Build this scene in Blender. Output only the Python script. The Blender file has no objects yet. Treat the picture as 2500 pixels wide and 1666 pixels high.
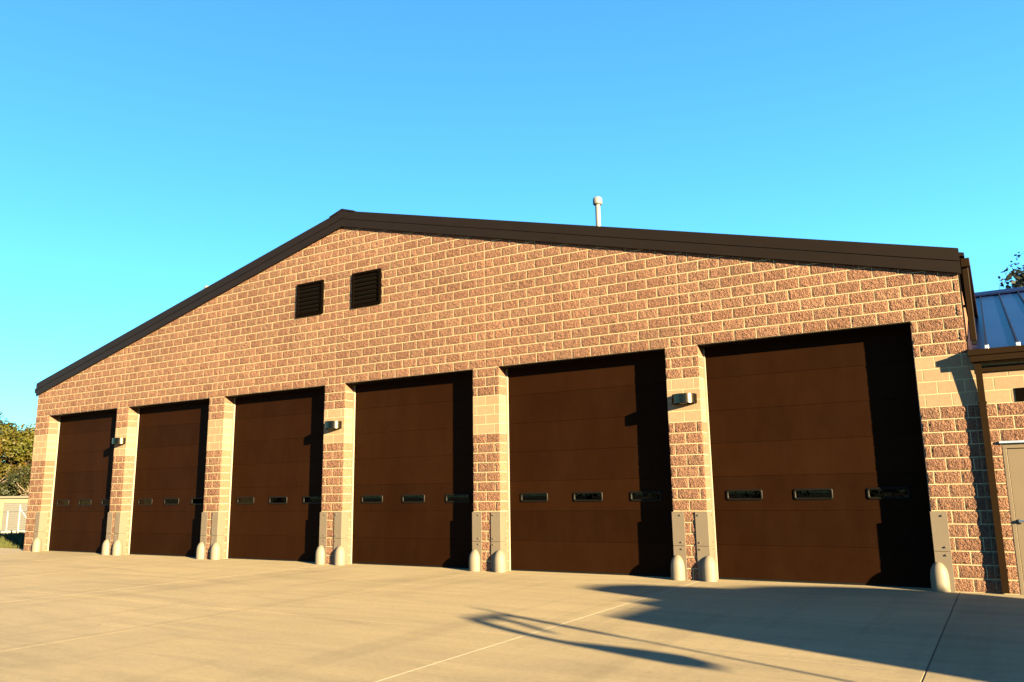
import bpy, bmesh, math, random
from mathutils import Vector, Matrix, noise

random.seed(7)
scene = bpy.context.scene
COL = scene.collection
R = math.radians
IN = 0.0254
C = 8 * IN                      # one block course

# ------------------------------------------------------------------ camera
cam_d = bpy.data.cameras.new("camera")
cam_d.sensor_width = 36.0
cam_d.sensor_fit = 'HORIZONTAL'
cam_d.lens = 28.173
cam_d.clip_start = 0.1
cam_d.clip_end = 2000
cam = bpy.data.objects.new("camera", cam_d)
COL.objects.link(cam)
_r = Vector((0.85556396, 0.51749927, -0.01431117))
_u = Vector((0.10866733, -0.15249066, 0.98231258))
_f = Vector((-0.50616372, 0.84198641, 0.18670077))
CAMP = Vector((26.1829, -14.4671, 1.5818))
m = Matrix((( _r.x, _u.x, -_f.x, CAMP.x), (_r.y, _u.y, -_f.y, CAMP.y), (_r.z, _u.z, -_f.z, CAMP.z), (0, 0, 0, 1)))
cam.matrix_world = m
scene.camera = cam

# ------------------------------------------------------------------ sky and sun
SUN_EL, SUN_AZ = R(12.7), R(66.3)       # azimuth measured from the facade normal towards +x
to_sun = Vector((math.sin(SUN_AZ) * math.cos(SUN_EL), -math.cos(SUN_AZ) * math.cos(SUN_EL), math.sin(SUN_EL)))
world = bpy.data.worlds.new("World")
scene.world = world
world.use_nodes = True
wn = world.node_tree.nodes
wl = world.node_tree.links
wn.clear()
w_out = wn.new("ShaderNodeOutputWorld")
w_bg = wn.new("ShaderNodeBackground")
w_sky = wn.new("ShaderNodeTexSky")
w_sky.sky_type = 'NISHITA'
w_sky.sun_disc = False
w_sky.sun_elevation = SUN_EL
w_sky.sun_rotation = R(180) - SUN_AZ
w_sky.altitude = 200
w_sky.air_density = 1.0
w_sky.dust_density = 0.3
w_sky.ozone_density = 2.0
w_gam = wn.new("ShaderNodeGamma")
w_gam.inputs['Gamma'].default_value = 1.12
w_mul = wn.new("ShaderNodeMix")
w_mul.data_type = 'RGBA'
w_mul.blend_type = 'MULTIPLY'
w_mul.inputs[0].default_value = 1.0
w_mul.inputs[7].default_value = (0.325, 0.755, 0.92, 1)
# clear even sky: the same gradient from horizon to zenith all the way round (taken at right angles to the sun)
w_tc = wn.new("ShaderNodeTexCoord")
w_sep = wn.new("ShaderNodeSeparateXYZ")
wl.new(w_tc.outputs['Generated'], w_sep.inputs[0])
w_sq = wn.new("ShaderNodeMath"); w_sq.operation = 'MULTIPLY'
wl.new(w_sep.outputs[2], w_sq.inputs[0]); wl.new(w_sep.outputs[2], w_sq.inputs[1])
w_om = wn.new("ShaderNodeMath"); w_om.operation = 'SUBTRACT'; w_om.inputs[0].default_value = 1.0; w_om.use_clamp = True
wl.new(w_sq.outputs[0], w_om.inputs[1])
w_rt = wn.new("ShaderNodeMath"); w_rt.operation = 'SQRT'
wl.new(w_om.outputs[0], w_rt.inputs[0])
w_px = wn.new("ShaderNodeMath"); w_px.operation = 'MULTIPLY'; w_px.inputs[1].default_value = math.cos(SUN_AZ)
w_py = wn.new("ShaderNodeMath"); w_py.operation = 'MULTIPLY'; w_py.inputs[1].default_value = math.sin(SUN_AZ)
wl.new(w_rt.outputs[0], w_px.inputs[0]); wl.new(w_rt.outputs[0], w_py.inputs[0])
w_cmb = wn.new("ShaderNodeCombineXYZ")
wl.new(w_px.outputs[0], w_cmb.inputs[0]); wl.new(w_py.outputs[0], w_cmb.inputs[1]); wl.new(w_sep.outputs[2], w_cmb.inputs[2])
wl.new(w_cmb.outputs[0], w_sky.inputs['Vector'])
wl.new(w_sky.outputs[0], w_gam.inputs[0])
wl.new(w_gam.outputs[0], w_mul.inputs[6])
wl.new(w_mul.outputs[2], w_bg.inputs['Color'])
wl.new(w_bg.outputs[0], w_out.inputs[0])
w_bg.inputs['Strength'].default_value = 0.05

sun_d = bpy.data.lights.new("sun", 'SUN')
sun_d.energy = 5.0
sun_d.angle = R(0.65)
sun_d.color = (1.0, 0.78, 0.42)
sun = bpy.data.objects.new("sun", sun_d)
COL.objects.link(sun)
sun.location = (40, -20, 20)
sun.rotation_euler = to_sun.to_track_quat('Z', 'Y').to_euler()

scene.view_settings.view_transform = 'Standard'
scene.view_settings.look = 'None'
scene.view_settings.gamma = 1.0
scene.view_settings.use_curve_mapping = False
scene.view_settings.exposure = 3.45
scene.render.engine = 'CYCLES'
scene.cycles.use_denoising = True
scene.cycles.max_bounces = 6
scene.cycles.caustics_reflective = False
scene.cycles.caustics_refractive = False

# ------------------------------------------------------------------ materials
K = 0.36                          # this low-sun exposure wants fairly deep base colours
def deep(stops):
    return [(p, tuple(v * K for v in c)) for p, c in stops]

def new_mat(name):
    mt = bpy.data.materials.new(name)
    mt.use_nodes = True
    nt = mt.node_tree
    bsdf = nt.nodes['Principled BSDF']
    return mt, nt, bsdf

def N(nt, t, **kw):
    n = nt.nodes.new(t)
    for k, v in kw.items():
        setattr(n, k, v)
    return n

def noise_node(nt, scale, detail=4, rough=0.55, coord=None, dist=0.0):
    n = N(nt, "ShaderNodeTexNoise")
    n.inputs['Scale'].default_value = scale
    n.inputs['Detail'].default_value = detail
    n.inputs['Roughness'].default_value = rough
    n.inputs['Distortion'].default_value = dist
    if coord is not None:
        nt.links.new(coord, n.inputs['Vector'])
    return n

def ramp(nt, fac, stops):
    r = N(nt, "ShaderNodeValToRGB")
    el = r.color_ramp.elements
    while len(el) < len(stops):
        el.new(0.5)
    for e, (p, c) in zip(el, stops):
        e.position = p
        e.color = (*c, 1)
    nt.links.new(fac, r.inputs[0])
    return r

def mix(nt, fac, a, b, mode='MIX'):
    mx = N(nt, "ShaderNodeMix", data_type='RGBA', blend_type=mode)
    for sock, v in ((mx.inputs[0], fac), (mx.inputs[6], a), (mx.inputs[7], b)):
        if isinstance(v, (int, float)):
            sock.default_value = v
        elif isinstance(v, tuple):
            sock.default_value = (*v, 1)
        else:
            nt.links.new(v, sock)
    return mx.outputs[2]

def bump(nt, bsdf, height, strength, dist):
    b = N(nt, "ShaderNodeBump")
    b.inputs['Strength'].default_value = strength
    b.inputs['Distance'].default_value = dist
    nt.links.new(height, b.inputs['Height'])
    nt.links.new(b.outputs[0], bsdf.inputs['Normal'])
    return b

def position(nt):
    return N(nt, "ShaderNodeNewGeometry").outputs['Position']

def scaled(nt, vec, s):
    mp = N(nt, "ShaderNodeMapping")
    mp.inputs['Scale'].default_value = s
    nt.links.new(vec, mp.inputs['Vector'])
    return mp.outputs[0]

def mat_simple(name, col, rough=0.6, metal=0.0, var=0.12, scale=6.0, bmp=0.0, spec=0.4):
    if metal < 0.5:
        col = tuple(c * K for c in col)
    mt, nt, b = new_mat(name)
    p = position(nt)
    n = noise_node(nt, scale, 5, 0.6, p)
    lo = tuple(c * (1 - var) for c in col)
    hi = tuple(min(1, c * (1 + var)) for c in col)
    r = ramp(nt, n.outputs[0], [(0.3, lo), (0.7, hi)])
    nt.links.new(r.outputs[0], b.inputs['Base Color'])
    b.inputs['Roughness'].default_value = rough
    b.inputs['Metallic'].default_value = metal
    b.inputs['Specular IOR Level'].default_value = spec
    if bmp:
        n2 = noise_node(nt, scale * 14, 3, 0.6, p)
        bump(nt, b, n2.outputs[0], bmp, 0.004)
    return mt

def piece_random(nt):
    """one random number for each block: object random + the 'tint' attribute of joined pieces"""
    oi = N(nt, "ShaderNodeObjectInfo")
    at = N(nt, "ShaderNodeAttribute", attribute_name='tint')
    ad = N(nt, "ShaderNodeMath", operation='ADD')
    nt.links.new(oi.outputs['Random'], ad.inputs[0])
    nt.links.new(at.outputs['Fac'], ad.inputs[1])
    fr = N(nt, "ShaderNodeMath", operation='FRACT')
    nt.links.new(ad.outputs[0], fr.inputs[0])
    return fr.outputs[0]

def mat_split_block():
    mt, nt, b = new_mat("split_face_block")
    p = position(nt)
    rnd = piece_random(nt)
    base = ramp(nt, rnd, deep([(0.0, (0.285, 0.143, 0.093)), (0.3, (0.325, 0.166, 0.108)), (0.6, (0.35, 0.182, 0.118)), (0.85, (0.31, 0.170, 0.112)), (1.0, (0.37, 0.20, 0.131))]))
    big = noise_node(nt, 0.7, 3, 0.5, p)
    bigr = ramp(nt, big.outputs[0], [(0.3, (0.86, 0.86, 0.86)), (0.7, (1.08, 1.08, 1.08))])
    c1 = mix(nt, 1.0, base.outputs[0], bigr.outputs[0], 'MULTIPLY')
    gr = noise_node(nt, 42, 5, 0.7, p)
    grr = ramp(nt, gr.outputs[0], [(0.35, (0.36, 0.30, 0.27)), (0.5, (1, 1, 1)), (0.68, (1.4, 1.36, 1.28))])
    c2 = mix(nt, 0.9, c1, grr.outputs[0], 'MULTIPLY')
    nt.links.new(c2, b.inputs['Base Color'])
    b.inputs['Roughness'].default_value = 0.92
    b.inputs['Specular IOR Level'].default_value = 0.2
    n1 = noise_node(nt, 26, 6, 0.65, p)
    v1 = N(nt, "ShaderNodeTexVoronoi")
    v1.inputs['Scale'].default_value = 48
    nt.links.new(p, v1.inputs['Vector'])
    ad = N(nt, "ShaderNodeMath", operation='MULTIPLY_ADD')
    nt.links.new(v1.outputs['Distance'], ad.inputs[0])
    ad.inputs[1].default_value = 0.35
    nt.links.new(n1.outputs[0], ad.inputs[2])
    # only the broken front face is rough: side faces (normal along x) stay sawn smooth
    sep = N(nt, "ShaderNodeSeparateXYZ")
    nt.links.new(N(nt, "ShaderNodeNewGeometry").outputs['True Normal'], sep.inputs[0])
    lt = N(nt, "ShaderNodeMath", operation='LESS_THAN')
    nt.links.new(sep.outputs[1], lt.inputs[0])
    lt.inputs[1].default_value = -0.3
    ml = N(nt, "ShaderNodeMath", operation='MULTIPLY_ADD')
    nt.links.new(lt.outputs[0], ml.inputs[0])
    ml.inputs[1].default_value = 0.9
    ml.inputs[2].default_value = 0.1
    bp = bump(nt, b, ad.outputs[0], 1.0, 0.06)
    nt.links.new(ml.outputs[0], bp.inputs['Strength'])
    return mt

def mat_smooth_block():
    mt, nt, b = new_mat("smooth_face_block")
    p = position(nt)
    rnd = piece_random(nt)
    base = ramp(nt, rnd, deep([(0.0, (0.375, 0.268, 0.17)), (0.5, (0.40, 0.285, 0.18)), (1.0, (0.42, 0.305, 0.195))]))
    gr = noise_node(nt, 18, 5, 0.7, p)
    grr = ramp(nt, gr.outputs[0], [(0.3, (0.9, 0.88, 0.86)), (0.7, (1.08, 1.08, 1.08))])
    c2 = mix(nt, 1.0, base.outputs[0], grr.outputs[0], 'MULTIPLY')
    nt.links.new(c2, b.inputs['Base Color'])
    b.inputs['Roughness'].default_value = 0.85
    b.inputs['Specular IOR Level'].default_value = 0.2
    n1 = noise_node(nt, 160, 3, 0.6, p)
    bump(nt, b, n1.outputs[0], 0.35, 0.002)
    return mt

def mat_mortar():
    mt, nt, b = new_mat("mortar")
    p = position(nt)
    n = noise_node(nt, 3, 5, 0.6, p)
    r = ramp(nt, n.outputs[0], deep([(0.3, (0.56, 0.49, 0.30)), (0.7, (0.66, 0.58, 0.36))]))
    nt.links.new(r.outputs[0], b.inputs['Base Color'])
    b.inputs['Roughness'].default_value = 0.9
    b.inputs['Specular IOR Level'].default_value = 0.15
    n1 = noise_node(nt, 90, 3, 0.6, p)
    bump(nt, b, n1.outputs[0], 0.3, 0.003)
    return mt

def mat_concrete():
    mt, nt, b = new_mat("apron_concrete")
    p = position(nt)
    rnd = piece_random(nt)
    slab = ramp(nt, rnd, deep([(0.0, (0.54, 0.422, 0.245)), (0.5, (0.565, 0.44, 0.255)), (1.0, (0.59, 0.46, 0.27))]))
    big = noise_node(nt, 0.28, 6, 0.6, p, 0.6)
    bigr = ramp(nt, big.outputs[0], [(0.30, (0.84, 0.84, 0.86)), (0.52, (1, 1, 1)), (0.72, (1.06, 1.05, 1.03))])
    c1 = mix(nt, 1.0, slab.outputs[0], bigr.outputs[0], 'MULTIPLY')
    # broom / tyre streaks, running roughly along the facade
    st = noise_node(nt, 1.0, 5, 0.65, scaled(nt, p, (0.35, 2.6, 1)), 0.8)
    str_ = ramp(nt, st.outputs[0], [(0.33, (0.80, 0.80, 0.82)), (0.55, (1, 1, 1)), (0.8, (1.08, 1.07, 1.04))])
    c2 = mix(nt, 0.85, c1, str_.outputs[0], 'MULTIPLY')
    # few darker stains
    sp = noise_node(nt, 0.8, 4, 0.7, p, 1.2)
    spr = ramp(nt, sp.outputs[0], [(0.22, (0.72, 0.71, 0.70)), (0.34, (1, 1, 1))])
    c3 = mix(nt, 0.9, c2, spr.outputs[0], 'MULTIPLY')
    fine = noise_node(nt, 16, 6, 0.8, p)
    finer = ramp(nt, fine.outputs[0], [(0.30, (0.76, 0.755, 0.75)), (0.5, (1, 1, 1)), (0.70, (1.15, 1.15, 1.14))])
    c4 = mix(nt, 0.7, c3, finer.outputs[0], 'MULTIPLY')
    # tyre tracks leading out of the bays: long soft bands running away from the doors
    ty = noise_node(nt, 1.0, 3, 0.6, scaled(nt, p, (2.2, 0.10, 1)), 0.3)
    tyr = ramp(nt, ty.outputs[0], [(0.34, (0.86, 0.855, 0.85)), (0.47, (1, 1, 1))])
    c5 = mix(nt, 0.8, c4, tyr.outputs[0], 'MULTIPLY')
    sp2 = noise_node(nt, 2.6, 3, 0.6, scaled(nt, p, (0.8, 1.6, 1)), 0.4)
    spr2 = ramp(nt, sp2.outputs[0], [(0.22, (0.55, 0.52, 0.48)), (0.29, (1, 1, 1))])
    c6 = mix(nt, 0.9, c5, spr2.outputs[0], 'MULTIPLY')
    nt.links.new(c6, b.inputs['Base Color'])
    b.inputs['Roughness'].default_value = 0.9
    b.inputs['Specular IOR Level'].default_value = 0.2
    n1 = noise_node(nt, 120, 4, 0.6, p)
    n2 = noise_node(nt, 1.2, 3, 0.5, p)
    ad = N(nt, "ShaderNodeMath", operation='MULTIPLY_ADD')
    nt.links.new(n2.outputs[0], ad.inputs[0])
    ad.inputs[1].default_value = 3.0
    nt.links.new(n1.outputs[0], ad.inputs[2])
    bump(nt, b, ad.outputs[0], 0.25, 0.004)
    return mt

def mat_door():
    mt, nt, b = new_mat("door_brown_steel")
    p = position(nt)
    n = noise_node(nt, 1.5, 4, 0.6, p)
    r = ramp(nt, n.outputs[0], deep([(0.3, (0.0175, 0.0058, 0.0014)), (0.7, (0.0210, 0.0070, 0.0018))]))
    tone = ramp(nt, piece_random(nt), [(0.0, (0.86, 0.86, 0.86)), (1.0, (1.16, 1.15, 1.13))])
    c1 = mix(nt, 1.0, r.outputs[0], tone.outputs[0], 'MULTIPLY')
    du = noise_node(nt, 1.0, 5, 0.7, scaled(nt, p, (1.4, 1.4, 0.5)))
    dur = ramp(nt, du.outputs[0], [(0.42, (0, 0, 0)), (0.8, (0.28, 0.28, 0.28))])
    c2 = mix(nt, dur.outputs[0], c1, (0.0135, 0.0062, 0.0026))
    nt.links.new(c2, b.inputs['Base Color'])
    b.inputs['Roughness'].default_value = 0.6
    b.inputs['Specular IOR Level'].default_value = 0.02
    g = noise_node(nt, 1.0, 4, 0.7, scaled(nt, p, (6, 6, 110)))
    bump(nt, b, g.outputs[0], 0.5, 0.006)
    return mt

def mat_glass():
    mt, nt, b = new_mat("pane_glass")
    nt.nodes.remove(b)
    out = nt.nodes['Material Output']
    gl = N(nt, "ShaderNodeBsdfGlossy")
    gl.inputs['Roughness'].default_value = 0.02
    gl.inputs['Color'].default_value = (0.30, 0.30, 0.28, 1)
    tr = N(nt, "ShaderNodeBsdfTransparent")
    tr.inputs['Color'].default_value = (0.22, 0.23, 0.22, 1)
    fr = N(nt, "ShaderNodeFresnel")
    fr.inputs['IOR'].default_value = 1.5
    mx = N(nt, "ShaderNodeMixShader")
    nt.links.new(fr.outputs[0], mx.inputs[0])
    nt.links.new(tr.outputs[0], mx.inputs[1])
    nt.links.new(gl.outputs[0], mx.inputs[2])
    nt.links.new(mx.outputs[0], out.inputs['Surface'])
    return mt

def mat_grass():
    mt, nt, b = new_mat("grass")
    p = position(nt)
    n = noise_node(nt, 1.2, 4, 0.6, p)
    r = ramp(nt, n.outputs[0], deep([(0.3, (0.055, 0.075, 0.010)), (0.55, (0.09, 0.095, 0.016)), (0.75, (0.14, 0.10, 0.024))]))
    nt.links.new(r.outputs[0], b.inputs['Base Color'])
    b.inputs['Roughness'].default_value = 0.7
    b.inputs['Specular IOR Level'].default_value = 0.2
    return mt

def mat_leaf(name, stops, scale=0.35):
    mt, nt, b = new_mat(name)
    p = position(nt)
    at = N(nt, "ShaderNodeAttribute", attribute_name='tint')
    n = noise_node(nt, scale, 3, 0.6, p)
    ad = N(nt, "ShaderNodeMath", operation='MULTIPLY_ADD')
    nt.links.new(at.outputs['Fac'], ad.inputs[0])
    ad.inputs[1].default_value = 0.45
    nt.links.new(n.outputs[0], ad.inputs[2])
    sb = N(nt, "ShaderNodeMath", operation='SUBTRACT')
    nt.links.new(ad.outputs[0], sb.inputs[0])
    sb.inputs[1].default_value = 0.22
    r = ramp(nt, sb.outputs[0], deep(stops))
    nt.links.new(r.outputs[0], b.inputs['Base Color'])
    b.inputs['Roughness'].default_value = 0.6
    b.inputs['Specular IOR Level'].default_value = 0.25
    tr = N(nt, "ShaderNodeBsdfTranslucent")
    nt.links.new(r.outputs[0], tr.inputs['Color'])
    mx = N(nt, "ShaderNodeMixShader")
    mx.inputs[0].default_value = 0.25
    nt.links.new(b.outputs[0], mx.inputs[1])
    nt.links.new(tr.outputs[0], mx.inputs[2])
    nt.links.new(mx.outputs[0], nt.nodes['Material Output'].inputs['Surface'])
    return mt

M = {
    'split': mat_split_block(),
    'smooth': mat_smooth_block(),
    'mortar': mat_mortar(),
    'concrete': mat_concrete(),
    'door': mat_door(),
    'glass': mat_glass(),
    'grass': mat_grass(),
    'joint_pale': mat_simple("joint_sealant_pale", (0.66, 0.58, 0.43), 0.8, var=0.15, scale=9),
    'joint_dark': mat_simple("joint_dark", (0.10, 0.09, 0.075), 0.9, var=0.3, scale=9),
    'joint_grey': mat_simple("joint_grey", (0.33, 0.285, 0.215), 0.9, var=0.2, scale=5),
    'trim': mat_simple("brown_roof_trim", (0.016, 0.0105, 0.0070), 0.5, 0.0, 0.08, 2.0, spec=0.08),
    'trim2': mat_simple("brown_gutter_metal", (0.022, 0.0112, 0.0034), 0.45, 0.0, 0.1, 2.0, spec=0.05),
    'roof': mat_simple("roof_metal_sky_tint", (0.008, 0.016, 0.075), 0.35, 0.0, 0.35, 1.0, spec=0.14),  # brown metal; the reflected sky's blue is put into its base colour
    'louver': mat_simple("louver_dark_metal", (0.006, 0.004, 0.003), 0.6, 0.0, 0.1, 3.0, spec=0.0),
    'guard': mat_simple("guard_tan_paint", (0.21, 0.165, 0.12), 0.6, 0.0, 0.05, 4.0, 0.12, spec=0.3),
    'bolt': mat_simple("bolt_tan_paint", (0.21, 0.165, 0.12), 0.5, 0.0, 0.05, 9.0),
    'bollard': mat_simple("bollard_cream_paint", (0.25, 0.21, 0.155), 0.6, 0.0, 0.06, 3.0, 0.1, spec=0.3),
    'jamb': mat_simple("jamb_cream_steel", (0.42, 0.37, 0.29), 0.5, 0.0, 0.05, 3.0),
    'rubber': mat_simple("black_rubber", (0.006, 0.006, 0.006), 0.8, 0.0, 0.1, 5.0, spec=0.1),
    'winframe': mat_simple("window_frame_dark", (0.008, 0.006, 0.004), 0.5, 0.0, 0.1, 5.0, spec=0.08),
    'bronze': mat_simple("lamp_bronze_metal", (0.050, 0.038, 0.027), 0.24, 1.0, 0.06, 3.0),
    'lens': mat_simple("lamp_frosted_lens", (0.5, 0.48, 0.42), 0.35, 0.0, 0.04, 3.0),
    'pipe': mat_simple("pipe_white_plastic", (0.27, 0.265, 0.265), 0.5, 0.0, 0.06, 3.0),
    'galv': mat_simple("galvanised_steel", (0.55, 0.55, 0.54), 0.4, 0.85, 0.1, 8.0),
    'tan_door': mat_simple("tan_door_paint", (0.22, 0.165, 0.105), 0.5, 0.0, 0.04, 3.0, 0.05),
    'steel': mat_simple("polished_steel", (0.55, 0.55, 0.56), 0.22, 1.0, 0.05, 5.0),
    'stucco': mat_simple("shed_cream_wall", (0.27, 0.225, 0.125), 0.85, 0.0, 0.06, 2.0),
    'shed_roof': mat_simple("shed_roof_tan", (0.10, 0.08, 0.055), 0.7, 0.0, 0.08, 2.0),
    'shed_door': mat_simple("shed_door_grey", (0.0095, 0.0072, 0.0056), 0.6, 0.0, 0.08, 3.0),
    'bark': mat_simple("bark", (0.13, 0.09, 0.06), 0.9, 0.0, 0.35, 6.0, 0.5),
    'bark_pale': mat_simple("bark_pale", (0.27, 0.20, 0.13), 0.9, 0.0, 0.3, 6.0, 0.5),
    'earth': mat_simple("earth", (0.10, 0.09, 0.04), 0.95, 0.0, 0.35, 0.4, 0.5),
    'white': mat_simple("white_paint", (0.42, 0.40, 0.36), 0.6, 0.0, 0.06, 3.0),
    'red': mat_simple("red_vehicle_paint", (0.38, 0.025, 0.02), 0.28, 0.0, 0.05, 2.0, spec=0.6),
    'tyre': mat_simple("tyre_rubber", (0.02, 0.02, 0.02), 0.85, 0.0, 0.2, 6.0),
    'flagcloth': mat_simple("flag_cloth", (0.12, 0.02, 0.03), 0.8, 0.0, 0.1, 4.0),
    'wire': mat_simple("fence_wire", (0.10, 0.10, 0.095), 0.6, 0.0, 0.1, 5.0, spec=0.2),
    'inside': mat_simple("dark_interior", (0.06, 0.055, 0.05), 0.9, 0.0, 0.1, 1.0),
    'leaf_autumn': mat_leaf("leaves_autumn", [(0.2, (0.150, 0.048, 0.006)), (0.42, (0.150, 0.078, 0.006)), (0.6, (0.125, 0.098, 0.006)), (0.85, (0.080, 0.085, 0.006))]),
    'leaf_yellow': mat_leaf("leaves_yellow_green", [(0.2, (0.095, 0.060, 0.004)), (0.5, (0.128, 0.120, 0.005)), (0.85, (0.070, 0.095, 0.005))]),
    'leaf_green': mat_leaf("leaves_green", [(0.2, (0.022, 0.030, 0.006)), (0.5, (0.042, 0.050, 0.008)), (0.85, (0.070, 0.074, 0.010))]),
    'leaf_dark': mat_leaf("leaves_dark", [(0.2, (0.010, 0.016, 0.010)), (0.6, (0.016, 0.024, 0.012)), (0.90, (0.03, 0.03, 0.012)), (0.97, (0.20, 0.08, 0.02))]),
}

# ------------------------------------------------------------------ mesh helpers
class MB:
    def __init__(s):
        s.v, s.f, s.sm, s.tint = [], [], [], []
    def add(s, vs, fs, smooth=False, tint=0.0):
        o = len(s.v)
        s.v += [tuple(p) for p in vs]
        s.f += [tuple(i + o for i in q) for q in fs]
        s.sm += [smooth] * len(fs)
        s.tint += [tint] * len(vs)
        return s
    def box(s, x0, x1, y0, y1, z0, z1, tint=0.0):
        vs = [(x0, y0, z0), (x1, y0, z0), (x1, y1, z0), (x0, y1, z0), (x0, y0, z1), (x1, y0, z1), (x1, y1, z1), (x0, y1, z1)]
        return s.add(vs, [(0, 3, 2, 1), (4, 5, 6, 7), (0, 1, 5, 4), (1, 2, 6, 5), (2, 3, 7, 6), (3, 0, 4, 7)], tint=tint)
    def cbox(s, x0, x1, y0, y1, z0, z1, c=0.004, tint=0.0):
        """box with chamfered edges"""
        bm = bmesh.new()
        bmesh.ops.create_cube(bm, size=1.0)
        for v in bm.verts:
            v.co = Vector((x0 + (v.co.x + .5) * (x1 - x0), y0 + (v.co.y + .5) * (y1 - y0), z0 + (v.co.z + .5) * (z1 - z0)))
        bmesh.ops.bevel(bm, geom=list(bm.edges), offset=c, segments=1, affect='EDGES', profile=0.5)
        bm.verts.index_update()
        s.add([v.co for v in bm.verts], [[v.index for v in f.verts] for f in bm.faces], tint=tint)
        bm.free()
        return s
    def prism(s, poly, axis, a0, a1):
        """extrude a 2D polygon; axis 'y': poly is (x,z); 'x': poly is (y,z); 'z': poly is (x,y)"""
        n = len(poly)
        def P(p, a):
            return {'y': (p[0], a, p[1]), 'x': (a, p[0], p[1]), 'z': (p[0], p[1], a)}[axis]
        vs = [P(p, a0) for p in poly] + [P(p, a1) for p in poly]
        fs = [tuple(range(n))[::-1], tuple(range(n, 2 * n))]
        fs += [(i, (i + 1) % n, n + (i + 1) % n, n + i) for i in range(n)]
        return s.add(vs, fs)
    def lathe(s, prof, cx=0, cy=0, seg=24, smooth=True, cap=True):
        o_v, o_f = [], []
        for (r, z) in prof:
            for k in range(seg):
                a = 2 * math.pi * k / seg
                o_v.append((cx + r * math.cos(a), cy + r * math.sin(a), z))
        for i in range(len(prof) - 1):
            for k in range(seg):
                o_f.append((i * seg + k, i * seg + (k + 1) % seg, (i + 1) * seg + (k + 1) % seg, (i + 1) * seg + k))
        s.add(o_v, o_f, smooth)
        if cap:
            s.add(o_v[:seg], [tuple(range(seg))[::-1]])
            s.add(o_v[-seg:], [tuple(range(seg))])
        return s
    def tube(s, p0, p1, r0, r1=None, seg=8, smooth=True):
        r1 = r0 if r1 is None else r1
        p0, p1 = Vector(p0), Vector(p1)
        d = (p1 - p0).normalized()
        a = d.orthogonal().normalized()
        b = d.cross(a)
        vs = []
        for p, r in ((p0, r0), (p1, r1)):
            for k in range(seg):
                t = 2 * math.pi * k / seg
                vs.append(p + (a * math.cos(t) + b * math.sin(t)) * r)
        fs = [(k, (k + 1) % seg, seg + (k + 1) % seg, seg + k) for k in range(seg)]
        s.add(vs, fs, smooth)
        s.add(vs[:seg], [tuple(range(seg))[::-1]])
        s.add(vs[seg:], [tuple(range(seg))])
        return s
    def mesh(s, name, mat, tint=False):
        me = bpy.data.meshes.new(name)
        me.from_pydata(s.v, [], s.f)
        me.materials.append(mat)
        me.polygons.foreach_set('use_smooth', s.sm)
        if tint:
            a = me.attributes.new('tint', 'FLOAT', 'POINT')
            a.data.foreach_set('value', s.tint)
        bm = bmesh.new()
        bm.from_mesh(me)
        bmesh.ops.recalc_face_normals(bm, faces=bm.faces)
        bm.to_mesh(me)
        bm.free()
        me.update()
        return me
    def build(s, name, mat, parent=None, loc=None, tint=False):
        return link(name, s.mesh(name, M[mat] if isinstance(mat, str) else mat, tint), parent, loc)

def link(name, me, parent=None, loc=None, scale=None):
    o = bpy.data.objects.new(name, me)
    COL.objects.link(o)
    if parent is not None:
        o.parent = parent
    if loc is not None:
        o.location = loc
    if scale is not None:
        o.scale = scale
    return o

def tag(o, label=None, cat=None, group=None, kind=None):
    for k, v in (('label', label), ('category', cat), ('group', group), ('kind', kind)):
        if v:
            o[k] = v
    return o

def thing(name, label, cat, loc=(0, 0, 0), group=None):
    o = bpy.data.objects.new(name, None)
    o.empty_display_size = 0.2
    COL.objects.link(o)
    o.location = loc
    return tag(o, label, cat, group)

def copy_tree(o, parent=None):
    c = o.copy()
    COL.objects.link(c)
    c.parent = parent
    for ch in list(o.children):
        copy_tree(ch, c)
    return c

# ------------------------------------------------------------------ facade layout (metres; facade plane y = 0)
XS = [-0.7912, 0.0, 3.6068, 4.1766, 7.7817, 8.4059, 12.0790, 12.7477, 16.4759, 17.1459, 20.9021, 21.5424, 25.1502, 25.9100]
SN = [-32, 0, 144, 168, 312, 336, 480, 504, 648, 672, 816, 840, 984, 1016]     # the same points in inches of block coursing
XL, XR = XS[0], XS[-1]
DL = [XS[1 + 2 * k] for k in range(6)]
DR = [XS[2 + 2 * k] for k in range(6)]
def xmap(s):
    if s >= SN[-1]:
        return XS[-1] + (s - SN[-1]) * IN
    for i in range(len(SN) - 1):
        if s <= SN[i + 1]:
            t = (s - SN[i]) / (SN[i + 1] - SN[i])
            return XS[i] + t * (XS[i + 1] - XS[i])
LIN = 21 * C                     # lintel height
REC = 0.30                       # depth of the door recess
XRIDGE = 12.56
def rake(x):                     # lower edge of the rake trim
    return 8.275 - abs(x - XRIDGE) * 0.2480
DEPTH = 26.0                     # the hall runs this far back
VENTS = [(11.04, 11.94), (12.93, 13.83)]
VZ0, VZ1 = 30 * C + 0.012, 34 * C + 0.075

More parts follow.
